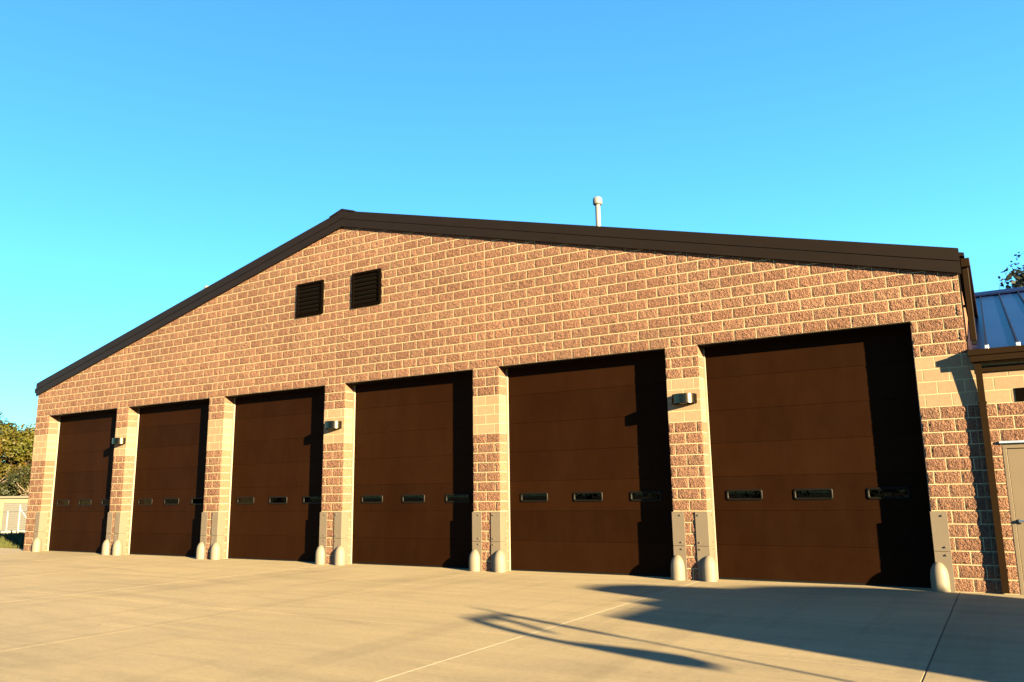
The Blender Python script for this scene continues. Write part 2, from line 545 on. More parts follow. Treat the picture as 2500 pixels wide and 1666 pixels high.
# ------------------------------------------------------------------ ground
def terrain_z(x, y):
    z = -0.09
    if x < -14 and y > -12:
        f = min(1.0, (y + 12) / 12.0)
        z -= f * (0.66 * min(1.0, (-14 - x) / 11.0) + 0.5 * min(1.0, max(0.0, -25 - x) / 16.0))
    return z
mb = MB()
gx = [-400, -250, -150, -100, -80, -60, -46, -41, -35, -30, -25, -21, -17, -14, -10, -3, 10, 30, 60, 120, 250, 400]
gy = [-400, -200, -100, -60, -40, -20, 0, 10, 20, 40, 60, 100, 200, 400]
vs = [(x, y, terrain_z(x, y)) for y in gy for x in gx]
fs = [(j * len(gx) + i, j * len(gx) + i + 1, (j + 1) * len(gx) + i + 1, (j + 1) * len(gx) + i) for j in range(len(gy) - 1) for i in range(len(gx) - 1)]
mb.add(vs, fs)
tag(mb.build("ground", 'earth'), "brown green earth around the concrete apron", kind='structure')

# concrete apron of cast slabs; joints are real gaps with a filler strip below the surface
apron = tag(MB().box(-40, 62, -60, 0.60, -0.09, -0.012).build("concrete_apron", 'joint_grey'), "sunlit tan concrete apron in front of the garage doors", kind='structure')
JX = [-40, -30, -21.5, -17.2, -12.9, -8.6, -4.4, -0.2, 3.89, 8.09, 12.42, 16.81, 21.36, 25.42, 29.7, 34, 38.3, 42.6, 52, 62]
JY = [0.60, -6.25, -12.45, -18.7, -25, -37, -60]
mb_pale, mb_dark = MB(), MB()
for i in range(len(JX) - 1):
    for j in range(len(JY) - 1):
        x0, x1, y1, y0 = JX[i], JX[i + 1], JY[j], JY[j + 1]
        g = {12.42: .012, 21.36: .012, 25.42: .008, 3.89: .008}
        a, b_ = g.get(x0, .003), g.get(x1, .003)
        c_ = 0.004 if y1 < 0.5 else 0
        link("slab", MB().cbox(x0 + a, x1 - b_, y0 + .004, y1 - c_, -0.06, 0.0, 0.0015).mesh("slab", M['concrete']), apron)
for x, w in ((12.42, .0125), (21.36, .0125), (3.89, .0085)):
    MB().box(x - w, x + w, -60, 0.59, -0.03, -0.001).build("joint_filler", 'joint_pale', apron)
for x in JX[1:-1]:
    if x not in (12.42, 21.36, 3.89, 25.42):
        MB().box(x - .0032, x + .0032, -60, 0.59, -0.03, -0.0006).build("joint_filler", 'concrete', apron)
for j, y in enumerate(JY[1:-1]):
    for i in range(len(JX) - 1):
        MB().box(JX[i] + .013, JX[i + 1] - .013, y - .0042, y + .0042, -0.03, -0.0012).build("joint_filler", 'joint_dark' if j % 2 == 0 else 'joint_grey', apron)
MB().box(25.42 - .0085, 25.42 + .0085, -60, 0.59, -0.03, -0.006).build("joint_filler", 'joint_dark', apron)

# ------------------------------------------------------------------ fire station (main hall)
station = thing("fire_station", "long gabled fire station of reddish brown split-face blocks with six brown bay doors", "building", (0, 0, 0))

# mortared core wall (the blocks stand proud of it): piers, gable, return walls
core = MB()
CY0, CY1 = -0.006, 0.29
edges = [XL + .004] + [v for k in range(6) for v in (DL[k] - .005, DR[k] + .005)] + [XR - .004]
for k in range(7):
    core.box(edges[2 * k], edges[2 * k + 1], CY0, CY1, -0.08, LIN + .005)
gab = [(XL + .004, LIN + .005), (XR - .004, LIN + .005), (XR - .004, rake(XR) + .12), (XRIDGE, rake(XRIDGE) + .12), (XL + .004, rake(XL) + .12)]
core.prism(gab, 'y', CY0, CY1)
facade = core.build("facade_wall", 'mortar', station)
for xa, xb in ((XL + .004, XL + .20), (XR - .20, XR - .004)):
    MB().box(xa, xb, CY1 + .001, DEPTH, -0.08, rake(XL) + .12).build("side_wall", 'split', station)
bw = MB().prism([(XL + .004, -.08), (XR - .004, -.08), (XR - .004, rake(XR) + .12), (XRIDGE, rake(XRIDGE) + .12), (XL + .004, rake(XL) + .12)], 'y', DEPTH, DEPTH + .2)
bw.build("rear_wall", 'split', station)
MB().box(XL + .21, XR - .21, 0.61, DEPTH - .01, -0.06, -0.002).build("floor_slab", 'inside', station)

# block pieces
def split_mesh(w, h, d, seed, nx=10, nz=5):
    rnd = random.Random(seed)
    mbk = MB()
    grid = []
    off = rnd.random() * 50
    for j in range(nz + 1):
        for i in range(nx + 1):
            x = w * i / nx - w / 2
            z = h * j / nz
            edge = (i in (0, nx)) or (j in (0, nz))
            if edge:
                y = -0.0062 - 0.0018 * rnd.random()
            else:
                n1 = noise.noise(Vector((x * 9 + off, z * 9, seed * 3.1)))
                n2 = noise.noise(Vector((x * 30 + off, z * 30, seed * 1.7)))
                y = min(-0.0085, -0.0130 - 0.007 * n1 - 0.007 * n2 - 0.005 * rnd.random())
                x += (rnd.random() - .5) * w / nx * .6
                z += (rnd.random() - .5) * h / nz * .6
            grid.append((x, y, z))
    fs = []
    for j in range(nz):
        for i in range(nx):
            a = j * (nx + 1) + i
            b2, c2, d2 = a + 1, a + nx + 2, a + nx + 1
            if rnd.random() < .5:
                fs += [(a, b2, c2), (a, c2, d2)]
            else:
                fs += [(a, b2, d2), (b2, c2, d2)]
    ring = [i for i in range(nx + 1)] + [j * (nx + 1) + nx for j in range(1, nz + 1)] + [nz * (nx + 1) + i for i in range(nx - 1, -1, -1)] + [j * (nx + 1) for j in range(nz - 1, 0, -1)]
    n0 = len(grid)
    back = [(grid[i][0], d, grid[i][2]) for i in ring]
    L_ = len(ring)
    fs += [(ring[k], n0 + k, n0 + (k + 1) % L_, ring[(k + 1) % L_]) for k in range(L_)]
    fs.append(tuple(range(n0, n0 + L_)))
    mbk.add(grid + back, fs)
    return mbk

JT = 0.0155                       # mortar joint
BH = C - JT
W16 = 16 * IN - JT
def variants(ws, n, nx):
    return [split_mesh(ws, BH, 0.06, 100 * n + k + int(ws * 1000), nx) for k in range(n)]
VAR = {'full': variants(W16, 10, 10), 'twelve': variants(12 * IN - JT, 5, 8), 'half': variants(8 * IN - JT, 5, 6), 'quarter': variants(4 * IN - JT, 4, 4)}
VARW = {'full': W16, 'twelve': 12 * IN - JT, 'half': 8 * IN - JT, 'quarter': 4 * IN - JT}
SMOOTHV = {k: MB().cbox(-w / 2, w / 2, -0.0075, 0.06, 0, BH, 0.001) for k, w in VARW.items()}
# corner pieces: the same faces on a block as deep as the door recess, so that its sawn side shows in the jamb
def deepen(mbk, d):
    o = MB()
    o.add([(p[0], d if p[1] > .05 else p[1], p[2]) for p in mbk.v], mbk.f)
    return o
MESHC = {}
def block_source(cls, idx, smooth, deep):
    src = SMOOTHV[cls] if smooth else VAR[cls][idx]
    return deepen(src, CY1 - .002) if deep else src
def block_mesh(cls, idx, smooth, deep):
    key = (cls, 0 if smooth else idx, smooth, deep)
    if key not in MESHC:
        MESHC[key] = block_source(cls, idx, smooth, deep).mesh("block", M['smooth' if smooth else 'split'])
    return MESHC[key]

def classify(win):
    return 'full' if win > 13.5 else 'twelve' if win > 9.5 else 'half' if win > 5.5 else 'quarter'

def course_cells(i, s0, s1, cuts):
    """running bond: joints at 12 mod 16 (even courses) or 4 mod 16 (odd courses), plus extra cuts"""
    off = 12 if i % 2 == 0 else 4
    js = [s for s in range(-64, 1400) if s % 16 == off and s0 < s < s1] + [c for c in cuts if s0 < c < s1]
    js = sorted(set([s0, s1] + js))
    return list(zip(js[:-1], js[1:]))

blocks = []                       # (x0, x1, z0, cls, smooth, deep, y)
CTL = [-12 + 168 * k for k in range(7)]
for i in range(0, 42):
    z0 = i * C
    smooth = 14 <= i < 18
    if i < 21:
        spans = [(-32, 0)] + [(144 + 168 * k, 168 + 168 * k) for k in range(5)] + [(984, 1016)]
    else:
        spans = [(-32, 1016)]
    for s0, s1 in spans:
        for a, b in course_cells(i, s0, s1, CTL if i >= 21 else []):
            x0, x1 = xmap(a), xmap(b)
            if i >= 21:                       # control joints are caulked: tighter than a mortar joint
                x0 -= .0022 if a in CTL else 0
                x1 += .0022 if b in CTL else 0
            if i >= 21 and max(rake(x0), rake(x1), rake(XRIDGE) if x0 < XRIDGE < x1 else 0) < z0 + .01:
                continue
            pieces = [(x0, x1)]
            if z0 + C > VZ0 + .09 and z0 < VZ1 - .09:
                for vx0, vx1 in VENTS:
                    nxt = []
                    for p0, p1 in pieces:
                        if p1 <= vx0 or p0 >= vx1:
                            nxt.append((p0, p1))
                        else:
                            if p0 < vx0 - .03: nxt.append((p0, vx0))
                            if p1 > vx1 + .03: nxt.append((vx1, p1))
                    pieces = nxt
            deep = i < 21 and (a in (s0,) or b in (s1,))
            for p0, p1 in pieces:
                blocks.append((p0, p1, z0, smooth, deep))

def put_blocks(blocks, parent, n_single, seed):
    rnd = random.Random(seed)
    def show(b):
        c = Vector(((b[0] + b[1]) / 2, 0, b[2] + C / 2)) - CAMP
        vis = c.dot(_f)
        return (b[1] - b[0]) * C * abs(c.y) / max(c.length, 1) ** 3 * (1 if vis > 0 else 0)
    order = sorted(blocks, key=show, reverse=True)
    rest = {True: MB(), False: MB()}
    for n, (x0, x1, z0, smooth, deep) in enumerate(order):
        win = (x1 - x0) / IN
        cls = classify(win)
        idx = rnd.randrange(len(VAR[cls]))
        sx = (x1 - x0 - JT) / VARW[cls]
        flip = -1 if rnd.random() < .5 else 1
        loc = ((x0 + x1) / 2, rnd.uniform(-.0022, 0.0), z0 + JT / 2)
        # corner blocks: the outer side must sit flush with the jamb, joints only inside
        if n < n_single:
            link("block", block_mesh(cls, idx, smooth, deep), parent, loc, (sx * (flip if not deep else 1), 1, 1))
        else:
            src = block_source(cls, idx, smooth, deep)
            t = rnd.random()
            rest[smooth].add([(loc[0] + p[0] * sx, loc[1] + p[1], loc[2] + p[2]) for p in src.v], src.f, tint=t)
    for smooth, mbk in rest.items():
        if mbk.v:
            o = mbk.build("blocks", 'smooth' if smooth else 'split', parent, tint=True)
            tag(o, kind='stuff')

# blocks at a jamb run out to the opening edge: widen them by half a joint on that side
fixed = []
for (x0, x1, z0, smooth, deep) in blocks:
    if deep:
        if any(abs(x1 - e) < 1e-4 for e in DL) or abs(x1 - XR) < 1e-4: x1 += JT / 2
        if any(abs(x0 - e) < 1e-4 for e in DR) or abs(x0 - XL) < 1e-4: x0 -= JT / 2
    fixed.append((x0, x1, z0, smooth, deep))
put_blocks(fixed, facade, 300, 5)

# vertical control joints in the gable are the gaps left by the cuts; steel lintels over the doors
for k in range(6):
    MB().box(DL[k] - .0, DR[k] + .0, -0.010, CY1 + .05, LIN - .016, LIN + .003).build("lintel", 'trim', station)

# louvres
for vx0, vx1 in VENTS:
    w, h = vx1 - vx0, VZ1 - VZ0
    fr = MB()
    t = .055
    for (a0, a1, b0, b1) in ((vx0, vx1, VZ0, VZ0 + t), (vx0, vx1, VZ1 - t, VZ1), (vx0, vx0 + t, VZ0 + t, VZ1 - t), (vx1 - t, vx1, VZ0 + t, VZ1 - t)):
        fr.box(a0, a1, -0.058, 0.05, b0, b1)
    lou = fr.build("louver_vent", 'louver', station)
    MB().box(vx0 + t, vx1 - t, -0.011, -0.007, VZ0 + t, VZ1 - t).build("vent_backing", 'rubber', lou)
    n = 7
    for k in range(n):
        z = VZ0 + t + (h - 2 * t) * (k + .15) / n
        sl = MB().prism([(-0.046, z), (-0.042, z - .004), (-0.0115, z + .070), (-0.0145, z + .076)], 'x', vx0 + t + .002, vx1 - t - .002)
        sl.build("slat", 'louver', lou)

# ------------------------------------------------------------------ roof, rakes, gutters
TH = 0.40                         # rake height, measured upright
OV = 0.12                         # side overhang of the roof sheet
roof = MB()
prof = [(XL - OV, rake(XL - OV) + .30), (XRIDGE, rake(XRIDGE) + .30), (XR + OV, rake(XR + OV) + .30), (XR + OV, rake(XR + OV) + .36), (XRIDGE, rake(XRIDGE) + .36), (XL - OV, rake(XL - OV) + .36)]
roof.prism(prof, 'y', -0.03, DEPTH + .3)
ro = roof.build("roof", 'trim', station)
def rake_board(xa, xb, z0, z1, y0, y1, name):
    mbk = MB().prism([(xa, rake(xa) + z0), (xb, rake(xb) + z0), (xb, rake(xb) + z1), (xa, rake(xa) + z1)], 'y', y0, y1)
    mbk.build(name, 'trim', ro)
for xa, xb in ((XL - .03, XRIDGE), (XRIDGE, XR + .05)):
    rake_board(xa, xb, 0.0, 0.195, -0.075, -0.02, "rake_board")
    rake_board(xa, xb, 0.188, 0.205, -0.062, -0.02, "rake_groove")
    rake_board(xa, xb, 0.203, 0.415, -0.085, -0.02, "rake_cap")
rc = MB()
for sgn in (-1, 1):
    xa, xb = XRIDGE, XRIDGE + sgn * 0.42
    rc.prism([(xa, rake(xa) + .415), (xb, rake(xb) + .40), (xb, rake(xb) + .435), (xa, rake(xa) + .465)], 'y', -0.10, DEPTH + .3)
rc.build("ridge_cap", 'trim', ro)
MB().box(XRIDGE - .16, XRIDGE + .16, -0.092, -0.02, rake(XRIDGE) + .22, rake(XRIDGE) + .40).build("ridge_end", 'trim', ro)
# eave gutters
g = MB().cbox(XR + .055, XR + .185, 0.0, DEPTH, rake(XR) + .10, rake(XR) + .245, .008)
g.build("gutter", 'trim2', station)
g = MB().cbox(XL - .15, XL - .032, -0.06, DEPTH, rake(XL) + .10, rake(XL) + .245, .008)
g.build("gutter", 'trim2', station)
ds = MB().cbox(XR + .062, XR + .152, 0.05, 0.135, 3.86, rake(XR) + .10, .008)
dso = ds.build("downspout", 'trim2', station)
MB().box(XR + .072, XR + .142, 0.06, 0.125, 3.80, 3.86).build("spout_mouth", 'rubber', dso)
MB().box(XR - .002, XR + .063, 0.07, 0.11, 4.42, 4.46).build("strap", 'trim2', dso)

MB().box(XR - .002, XR + .022, 0.002, 0.05, 3.62, rake(XR) + .11).build("corner_shade_strip", 'trim', station)  # brown strip added to stand in for shade on the side wall

# roof vent pipes
def vent_pipe(x, y, top, rp, rcap):
    zr = rake(x) + .36
    p = MB().lathe([(rp, zr - .1), (rp, top - .18)], x, y, 16).build("vent_pipe", 'pipe', station)
    MB().lathe([(rp * 1.02, top - .20), (rcap * .86, top - .19), (rcap, top - .165), (rcap, top - .06), (rcap * .92, top - .022), (rcap * .72, top)], x, y, 20).build("pipe_cap", 'pipe', p)
    MB().lathe([(rp * 1.6, zr - .1), (rp * 1.6, zr + .02), (rp * 1.05, zr + .12)], x, y, 16).build("flashing", 'trim', p)
vent_pipe(18.24, 3.0, 8.83, 0.064, 0.118)
vent_pipe(2.62, 3.7, 9.00, 0.064, 0.118)

# ------------------------------------------------------------------ garage doors
SEC = 24 * IN
DY = REC + .035                   # front of the door leaf
def rounded_ring(x0, x1, z0, z1, w, r, y0, y1, seg=4):
    def rr(a0, a1, b0, b1, rad):
        pts = []
        for cx, cz, st in ((a1 - rad, b0 + rad, -90), (a1 - rad, b1 - rad, 0), (a0 + rad, b1 - rad, 90), (a0 + rad, b0 + rad, 180)):
            for k in range(seg + 1):
                t = R(st + 90 * k / seg)
                pts.append((cx + rad * math.cos(t), cz + rad * math.sin(t)))
        return pts
    o, i = rr(x0, x1, z0, z1, r), rr(x0 + w, x1 - w, z0 + w, z1 - w, r * .6)
    n = len(o)
    mid_o, mid_i = rr(x0 + .008, x1 - .008, z0 + .008, z1 - .008, r * .85), rr(x0 + w * .75, x1 - w * .75, z0 + w * .75, z1 - w * .75, r * .65)
    vs = [(p[0], y1, p[1]) for p in o] + [(p[0], y0, p[1]) for p in mid_o] + [(p[0], y0, p[1]) for p in mid_i] + [(p[0], y1, p[1]) for p in i]
    fs = []
    for ringi in range(3):
        for k in range(n):
            fs.append((ringi * n + k, ringi * n + (k + 1) % n, (ringi + 1) * n + (k + 1) % n, (ringi + 1) * n + k))
    return MB().add(vs, fs, True)
for k in range(6):
    x0, x1 = DL[k], DR[k]
    w = x1 - x0
    d = thing("garage_door", None, None)
    d.parent = station
    MB().box(x0 + .035, x1 - .035, DY + .02, DY + .04, 0.03, LIN).build("door_core", 'door', d)
    # core gets window holes below: replaced by strips around the windows
    old = d.children[0]
    bpy.data.objects.remove(old)
    WX = [(x0 + f * w - .33, x0 + f * w + .33) for f in (0.165, 0.495, 0.825)]
    WZ0, WZ1 = 1.39, 1.595
    for s in range(7):
        z0, z1 = s * SEC + (.035 if s == 0 else .0015), (s + 1) * SEC - .0015
        sec = MB()
        y0, y1 = DY, DY + .045
        if s == 2:
            xsb = [x0 + .028] + [v for a, b in WX for v in (a + .03, b - .03)] + [x1 - .028]
            sec.cbox(x0 + .028, x1 - .028, y0, y1, z0, WZ0 + .03, .002)
            sec.cbox(x0 + .028, x1 - .028, y0, y1, WZ1 - .03, z1, .002)
            for q in range(4):
                sec.box(xsb[2 * q], xsb[2 * q + 1], y0, y1, WZ0 + .028, WZ1 - .028)
        else:
            sec.cbox(x0 + .028, x1 - .028, y0, y1, z0, z1, .002)
        sec.build("door_section", 'door', d)
    MB().box(x0 + .03, x1 - .03, DY + .02, DY + .04, 0.04, SEC * 2 + .05).build("backing_strip", 'door', d)
    MB().box(x0 + .03, x1 - .03, DY + .02, DY + .04, SEC * 3 - .05, LIN - .02).build("backing_strip", 'door', d)
    MB().box(x0 + .03, x1 - .03, DY + .005, DY + .035, 0.0, 0.034).build("bottom_seal", 'rubber', d)
    for a, b in WX:
        rounded_ring(a, b, WZ0, WZ1, .045, .045, DY - .016, DY + .004).build("window_frame", 'winframe', d)
        MB().box(a + .02, b - .02, DY + .012, DY + .018, WZ0 + .02, WZ1 - .02).build("pane", 'glass', d)
    # jamb angles
    for xa, xb in ((x0, x0 + .03), (x1 - .03, x1)):
        MB().box(xa, xb, CY1 + .001, DY - .002, 0, LIN - .02).build("jamb_angle", 'jamb', d)
    MB().box(x0, x1, DY + .05, DY + .10, LIN - .02, LIN + .3).build("head_seal", 'rubber', d)

# ------------------------------------------------------------------ steel corner guards on the jambs
def guard(xc, side):
    """side +1: the opening lies to +x of the corner (pier edge is a left jamb)"""
    wf, wj, t = 0.235, 0.215, 0.010
    y0 = -0.036
    g = thing("corner_guard", None, None)
    g.parent = station
    for z0, z1 in ((0.0, 0.598), (0.604, 1.205)):
        m_ = MB()
        if side > 0:
            m_.cbox(xc - wf + .018, xc + .018, y0, y0 + t, z0, z1, .002)
            m_.cbox(xc + .008, xc + .018, y0 + t + .0005, wj, z0, z1, .002)
        else:
            m_.cbox(xc - .018, xc + wf - .018, y0, y0 + t, z0, z1, .002)
            m_.cbox(xc - .018, xc - .008, y0 + t + .0005, wj, z0, z1, .002)
        m_.build("guard_plate", 'guard', g)
    xb = xc - side * (wf - .085)
    for z in (1.145, 0.665, 0.545, 0.06):
        b = MB().tube((xb, y0 - .020, z), (xb, y0 + .03, z), .0125, .0125, 6, False)
        b.tube((xb, y0 - .004, z), (xb, y0 + .001, z), .022, .022, 10, False)
        b.build("bolt", 'bolt', g)
        if side > 0:
            b = MB().tube((xc + .018, wj - .06, z), (xc + .034, wj - .06, z), .0125, .0125, 6, False)
            b.build("bolt", 'bolt', g)
for k in range(6):
    guard(DL[k], 1)
    guard(DR[k], -1)

# ------------------------------------------------------------------ adjoining low wing
WX1 = 40.0
wing = thing("station_wing", "low wing with standing-seam metal roof and tan door joining the station's right end", "building", (XR, 0, 0))
wing.location = (0, 0, 0)
WT = 3.34                          # top of the visible wing wall
PDX0, PDX1, PDZ = 26.215, 27.30, 2.20
PS0 = 1016
def s_of(x): return SN[-1] + (x - XS[-1]) / IN
wc = MB()
wc.box(XR + .002, PDX0 + .0, CY0, CY1, -0.08, 3.62)
wc.box(PDX0, PDX1, CY0, CY1, PDZ, 3.62)
wc.box(PDX1, WX1, CY0, CY1, -0.08, 3.62)
wwall = wc.build("wing_wall", 'mortar', wing)
wb = []
VENT2 = (26.478, 26.90)
for i in range(0, 18):
    z0 = i * C
    for a, b in course_cells(i, 1016.0, s_of(31.0), []):
        x0, x1 = xmap(a), xmap(b)
        if a == 1016.0:
            # the bond runs on from the hall: only a slim piece unless the joint falls here
            pass
        ps = [(x0, x1)]
        if z0 < PDZ - .05:
            ps = [(p0, min(p1, PDX0)) for p0, p1 in ps if p0 < PDX0 - .02] + [(max(p0, PDX1), p1) for p0, p1 in ps if p1 > PDX1 + .02]
        if i == 14:
            ps = [(p0, min(p1, VENT2[0])) for p0, p1 in ps if p0 < VENT2[0] - .02] + [(max(p0, VENT2[1]), p1) for p0, p1 in ps if p1 > VENT2[1] + .02]
        for p0, p1 in ps:
            if p1 - p0 > .025:
                wb.append((p0, p1, z0, 14 <= i < 18, False))
put_blocks(wb, wwall, 110, 9)
ot = MB()
ot.box(WX1 - .2, WX1, CY1 + .001, 19.4, -0.08, 3.6)
ot.box(XR + .002, WX1, 19.4, 19.6, -0.08, 3.6)
ot.build("outer_wall", 'split', wing)
# wing roof: standing seams running up to a ridge parallel to the facade
RP, YR, ZE = 0.29, 9.7, 3.70
def wz(y): return ZE + RP * (y + .1) if y <= YR else ZE + RP * (YR + .1) - RP * (y - YR)
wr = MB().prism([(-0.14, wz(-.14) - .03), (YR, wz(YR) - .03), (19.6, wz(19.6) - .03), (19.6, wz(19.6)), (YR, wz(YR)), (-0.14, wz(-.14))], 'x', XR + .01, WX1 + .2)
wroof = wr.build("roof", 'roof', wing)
x = 26.18
while x < WX1:
    MB().prism([(-0.14, wz(-.14) - .001), (YR, wz(YR) - .001), (YR, wz(YR) + .045), (-0.14, wz(-.14) + .045)], 'x', x - .012, x + .012).build("standing_seam", 'trim', wroof)
    if x < 33:
        MB().cbox(x - .028, x + .028, -0.155, -0.11, wz(-.14) - .012, wz(-.14) + .055, .006).build("seam_clamp", 'galv', wroof)
    x += 0.415
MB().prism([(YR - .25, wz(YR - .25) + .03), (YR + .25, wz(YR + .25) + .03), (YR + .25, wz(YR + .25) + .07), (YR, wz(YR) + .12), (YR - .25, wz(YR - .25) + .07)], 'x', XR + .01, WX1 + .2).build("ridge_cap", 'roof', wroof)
MB().box(XR + .015, WX1, -0.128, -0.120, wz(-.14) - .02, wz(-.14) + .004).build("drip_edge", 'galv', wroof)
# gutter in two steps, soffit and frieze trim
gt = MB()
gt.cbox(XR + .0, WX1 + .2, -0.215, -0.145, ZE - .115, ZE - .018, .006)
gt.cbox(XR + .02, WX1 + .2, -0.200, -0.145, ZE - .215, ZE - .119, .006)
gt.build("gutter", 'trim2', wing)
MB().box(XR + .03, WX1, -0.144, -0.002, ZE - .20, ZE - .16).build("soffit", 'trim', wing)
MB().cbox(XR + .14, WX1, -0.045, -0.006, 3.335, 3.43, .004).build("frieze", 'trim2', wing)
MB().box(XR + .14, WX1, -0.0055, 0.0, 3.30, 3.50).build("frieze_back", 'trim', wing)
# downspout, leaning back from the gutter to the wall, then straight down
dsx0, dsx1 = 25.985, 26.078
sp = MB()
def seg(pa, pb):
    (ya, za), (yb, zb) = pa, pb
    sp.add([(dsx0, ya, za), (dsx1, ya, za), (dsx1, ya + .075, za), (dsx0, ya + .075, za), (dsx0, yb, zb), (dsx1, yb, zb), (dsx1, yb + .075, zb), (dsx0, yb + .075, zb)],
           [(0, 1, 2, 3), (4, 5, 6, 7), (0, 1, 5, 4), (1, 2, 6, 5), (2, 3, 7, 6), (3, 0, 4, 7)])
seg((-.155, ZE - .214), (-.107, 2.86))
seg((-.107, 2.8595), (-.107, 0.02))
spo = sp.build("downspout", 'trim2', wing)
for z in (2.86, 1.5, .35):
    MB().box(dsx0 - .012, dsx1 + .012, -.035, -.018, z - .02, z + .02).build("strap", 'trim2', spo)
# small wall vent
v2 = MB()
for a0, a1, b0, b1 in ((VENT2[0], VENT2[1], 2.85, 2.866), (VENT2[0], VENT2[1], 3.040, 3.056), (VENT2[0], VENT2[0] + .016, 2.866, 3.04), (VENT2[1] - .016, VENT2[1], 2.866, 3.04)):
    v2.box(a0, a1, -.020, .02, b0, b1)
v2o = v2.build("wall_vent", 'louver', wing)
MB().box(VENT2[0] + .016, VENT2[1] - .016, -.010, -.0065, 2.866, 3.04).build("vent_backing", 'rubber', v2o)
for q in range(7):
    z = 2.870 + q * .0245
    MB().prism([(-.018, z), (-.017, z - .003), (-.0105, z + .014), (-.0118, z + .017)], 'x', VENT2[0] + .017, VENT2[1] - .017).build("slat", 'louver', v2o)
# personnel door
pd = thing("personnel_door", None, None)
pd.parent = wing
fr = MB()
fr.cbox(PDX0 + .002, PDX0 + .055, -.012, .12, 0.0, PDZ - .052, .003)
fr.cbox(PDX1 - .055, PDX1 - .002, -.012, .12, 0.0, PDZ - .052, .003)
fr.cbox(PDX0 + .002, PDX1 - .002, -.012, .12, PDZ - .0515, PDZ - .002, .003)
fr.build("door_frame", 'tan_door', pd)
MB().cbox(PDX0 + .060, PDX1 - .060, .012, .056, 0.012, PDZ - .058, .003).build("door_leaf", 'tan_door', pd)
MB().box(PDX0 + .05, PDX1 - .05, .058, .11, 0.0, PDZ - .05).build("door_stop", 'tan_door', pd)
MB().prism([(-.055, PDZ + .028), (0.0, PDZ + .028), (0.0, PDZ + .062), (-.045, PDZ + .058)], 'x', PDX0 - .03, PDX1 + .03).build("drip_hood", 'galv', pd)
hd = MB().tube((PDX0 + .115, -.055, 1.065), (PDX0 + .115, .012, 1.065), .024, .03, 14)
hd.tube((PDX0 + .11, -.05, 1.065), (PDX0 + .24, -.05, 1.060), .016, .012, 10)
hd.build("door_handle", 'steel', pd)

# ------------------------------------------------------------------ wall lamps (half-drum, bronze)
def wall_lamp(xc, label):
    t = thing("wall_lamp", label, "lamp", (xc, -0.013, 3.175), "half-drum lamps on the door piers")
    Rw, H, S = 0.235, 0.178, 20
    arc = [(-Rw * math.cos(math.pi * k / S), -Rw * math.sin(math.pi * k / S)) for k in range(S + 1)]
    m_ = MB()
    rows = [(0.975, 0.0), (1.0, .004), (1.0, H - .004), (.975, H)]
    vs = [(x * f, y * f, z) for f, z in rows for x, y in arc]
    n = S + 1
    fs = [(r * n + i, r * n + i + 1, (r + 1) * n + i + 1, (r + 1) * n + i) for r in range(3) for i in range(S)]
    for r in range(3):
        m_.add(vs[r * n:(r + 2) * n], [(i, i + 1, n + i + 1, n + i) for i in range(S)], r == 1)
    m_.add([(x * .97, y * .97, H) for x, y in arc], [tuple(range(n))])
    m_.build("shade", 'bronze', t)
    ins = [(x * .955, y * .955, .004) for x, y in arc] + [(x * .955, y * .955, .035) for x, y in arc]
    m2 = MB().add(ins, [(i, i + 1, n + i + 1, n + i) for i in range(S)])
    m2.build("shade_lining", 'louver', t)
    MB().prism([(x * .94, y * .94) for x, y in arc], 'z', .034, .040).build("lens", 'lens', t)
    MB().box(-Rw * .96, Rw * .96, -0.0005, 0.011, 0.003, H - .003).build("back_plate", 'louver', t)
    MB().box(-.06, .06, -.16, -.06, -.004, .034).build("bulb_cover", 'lens', t)
wall_lamp((DR[0] + DL[1]) / 2 + .02, "half-drum bronze wall lamp on the leftmost of the door piers")
wall_lamp((DR[2] + DL[3]) / 2 + .02, "half-drum bronze wall lamp on the middle pier below the louvers")
wall_lamp((DR[4] + DL[5]) / 2 + .02, "largest looking half-drum bronze wall lamp, on the pier left of the rightmost door")

# ------------------------------------------------------------------ bollards
BPROF = [(.132, -.05), (.133, .0), (.133, .20), (.130, .25), (.122, .30), (.108, .345), (.087, .385), (.060, .418), (.030, .437), (.006, .443)]
bmesh_ = MB().lathe(BPROF, 0, 0, 28).mesh("bollard", M['bollard'])
ordn = ["leftmost", "second", "third", "fourth", "fifth", "rightmost"]
for k in range(6):
    dn = {0: "leftmost door", 5: "rightmost door"}.get(k, ordn[k] + " door from the left")
    o = link("bollard", bmesh_, None, (DL[k] - .015, -.02, 0))
    tag(o, "cream bullet-topped bollard at the left jamb of the " + dn, "bollard", "bollards guarding the garage doors")
    o = link("bollard", bmesh_, None, (DR[k] + (.045 if k < 5 else .02), -.02, 0))
    o.rotation_euler.z = k
    tag(o, "cream bullet-topped bollard at the right jamb of the " + dn, "bollard", "bollards guarding the garage doors")

# ------------------------------------------------------------------ left background: grass, fence, shed, trees
rg = random.Random(3)
mb = MB()
def blade(x, y, z, h, w):
    a = rg.random() * 6.28
    dx, dy = math.cos(a) * w, math.sin(a) * w
    lx, ly = rg.uniform(-.5, .5) * h, rg.uniform(-.5, .5) * h
    mb.add([(x - dx, y - dy, z), (x + dx, y + dy, z), (x + lx * .5 + dx * .5, y + ly * .5 + dy * .5, z + h * .6), (x + lx, y + ly, z + h)], [(0, 1, 2), (0, 2, 3)])
for _ in range(34000):
    t = rg.random() ** 1.3
    x = -0.9 - 30 * t
    y = 0.62 + rg.random() * (5 + 14 * t)
    blade(x, y, terrain_z(x, y) - .01, rg.uniform(.08, .22) * (1 + t), .008 + .014 * t)
gm = mb
gme = bpy.data.meshes.new("grass")
gme.from_pydata(gm.v, [], gm.f)
gme.materials.append(M['grass'])
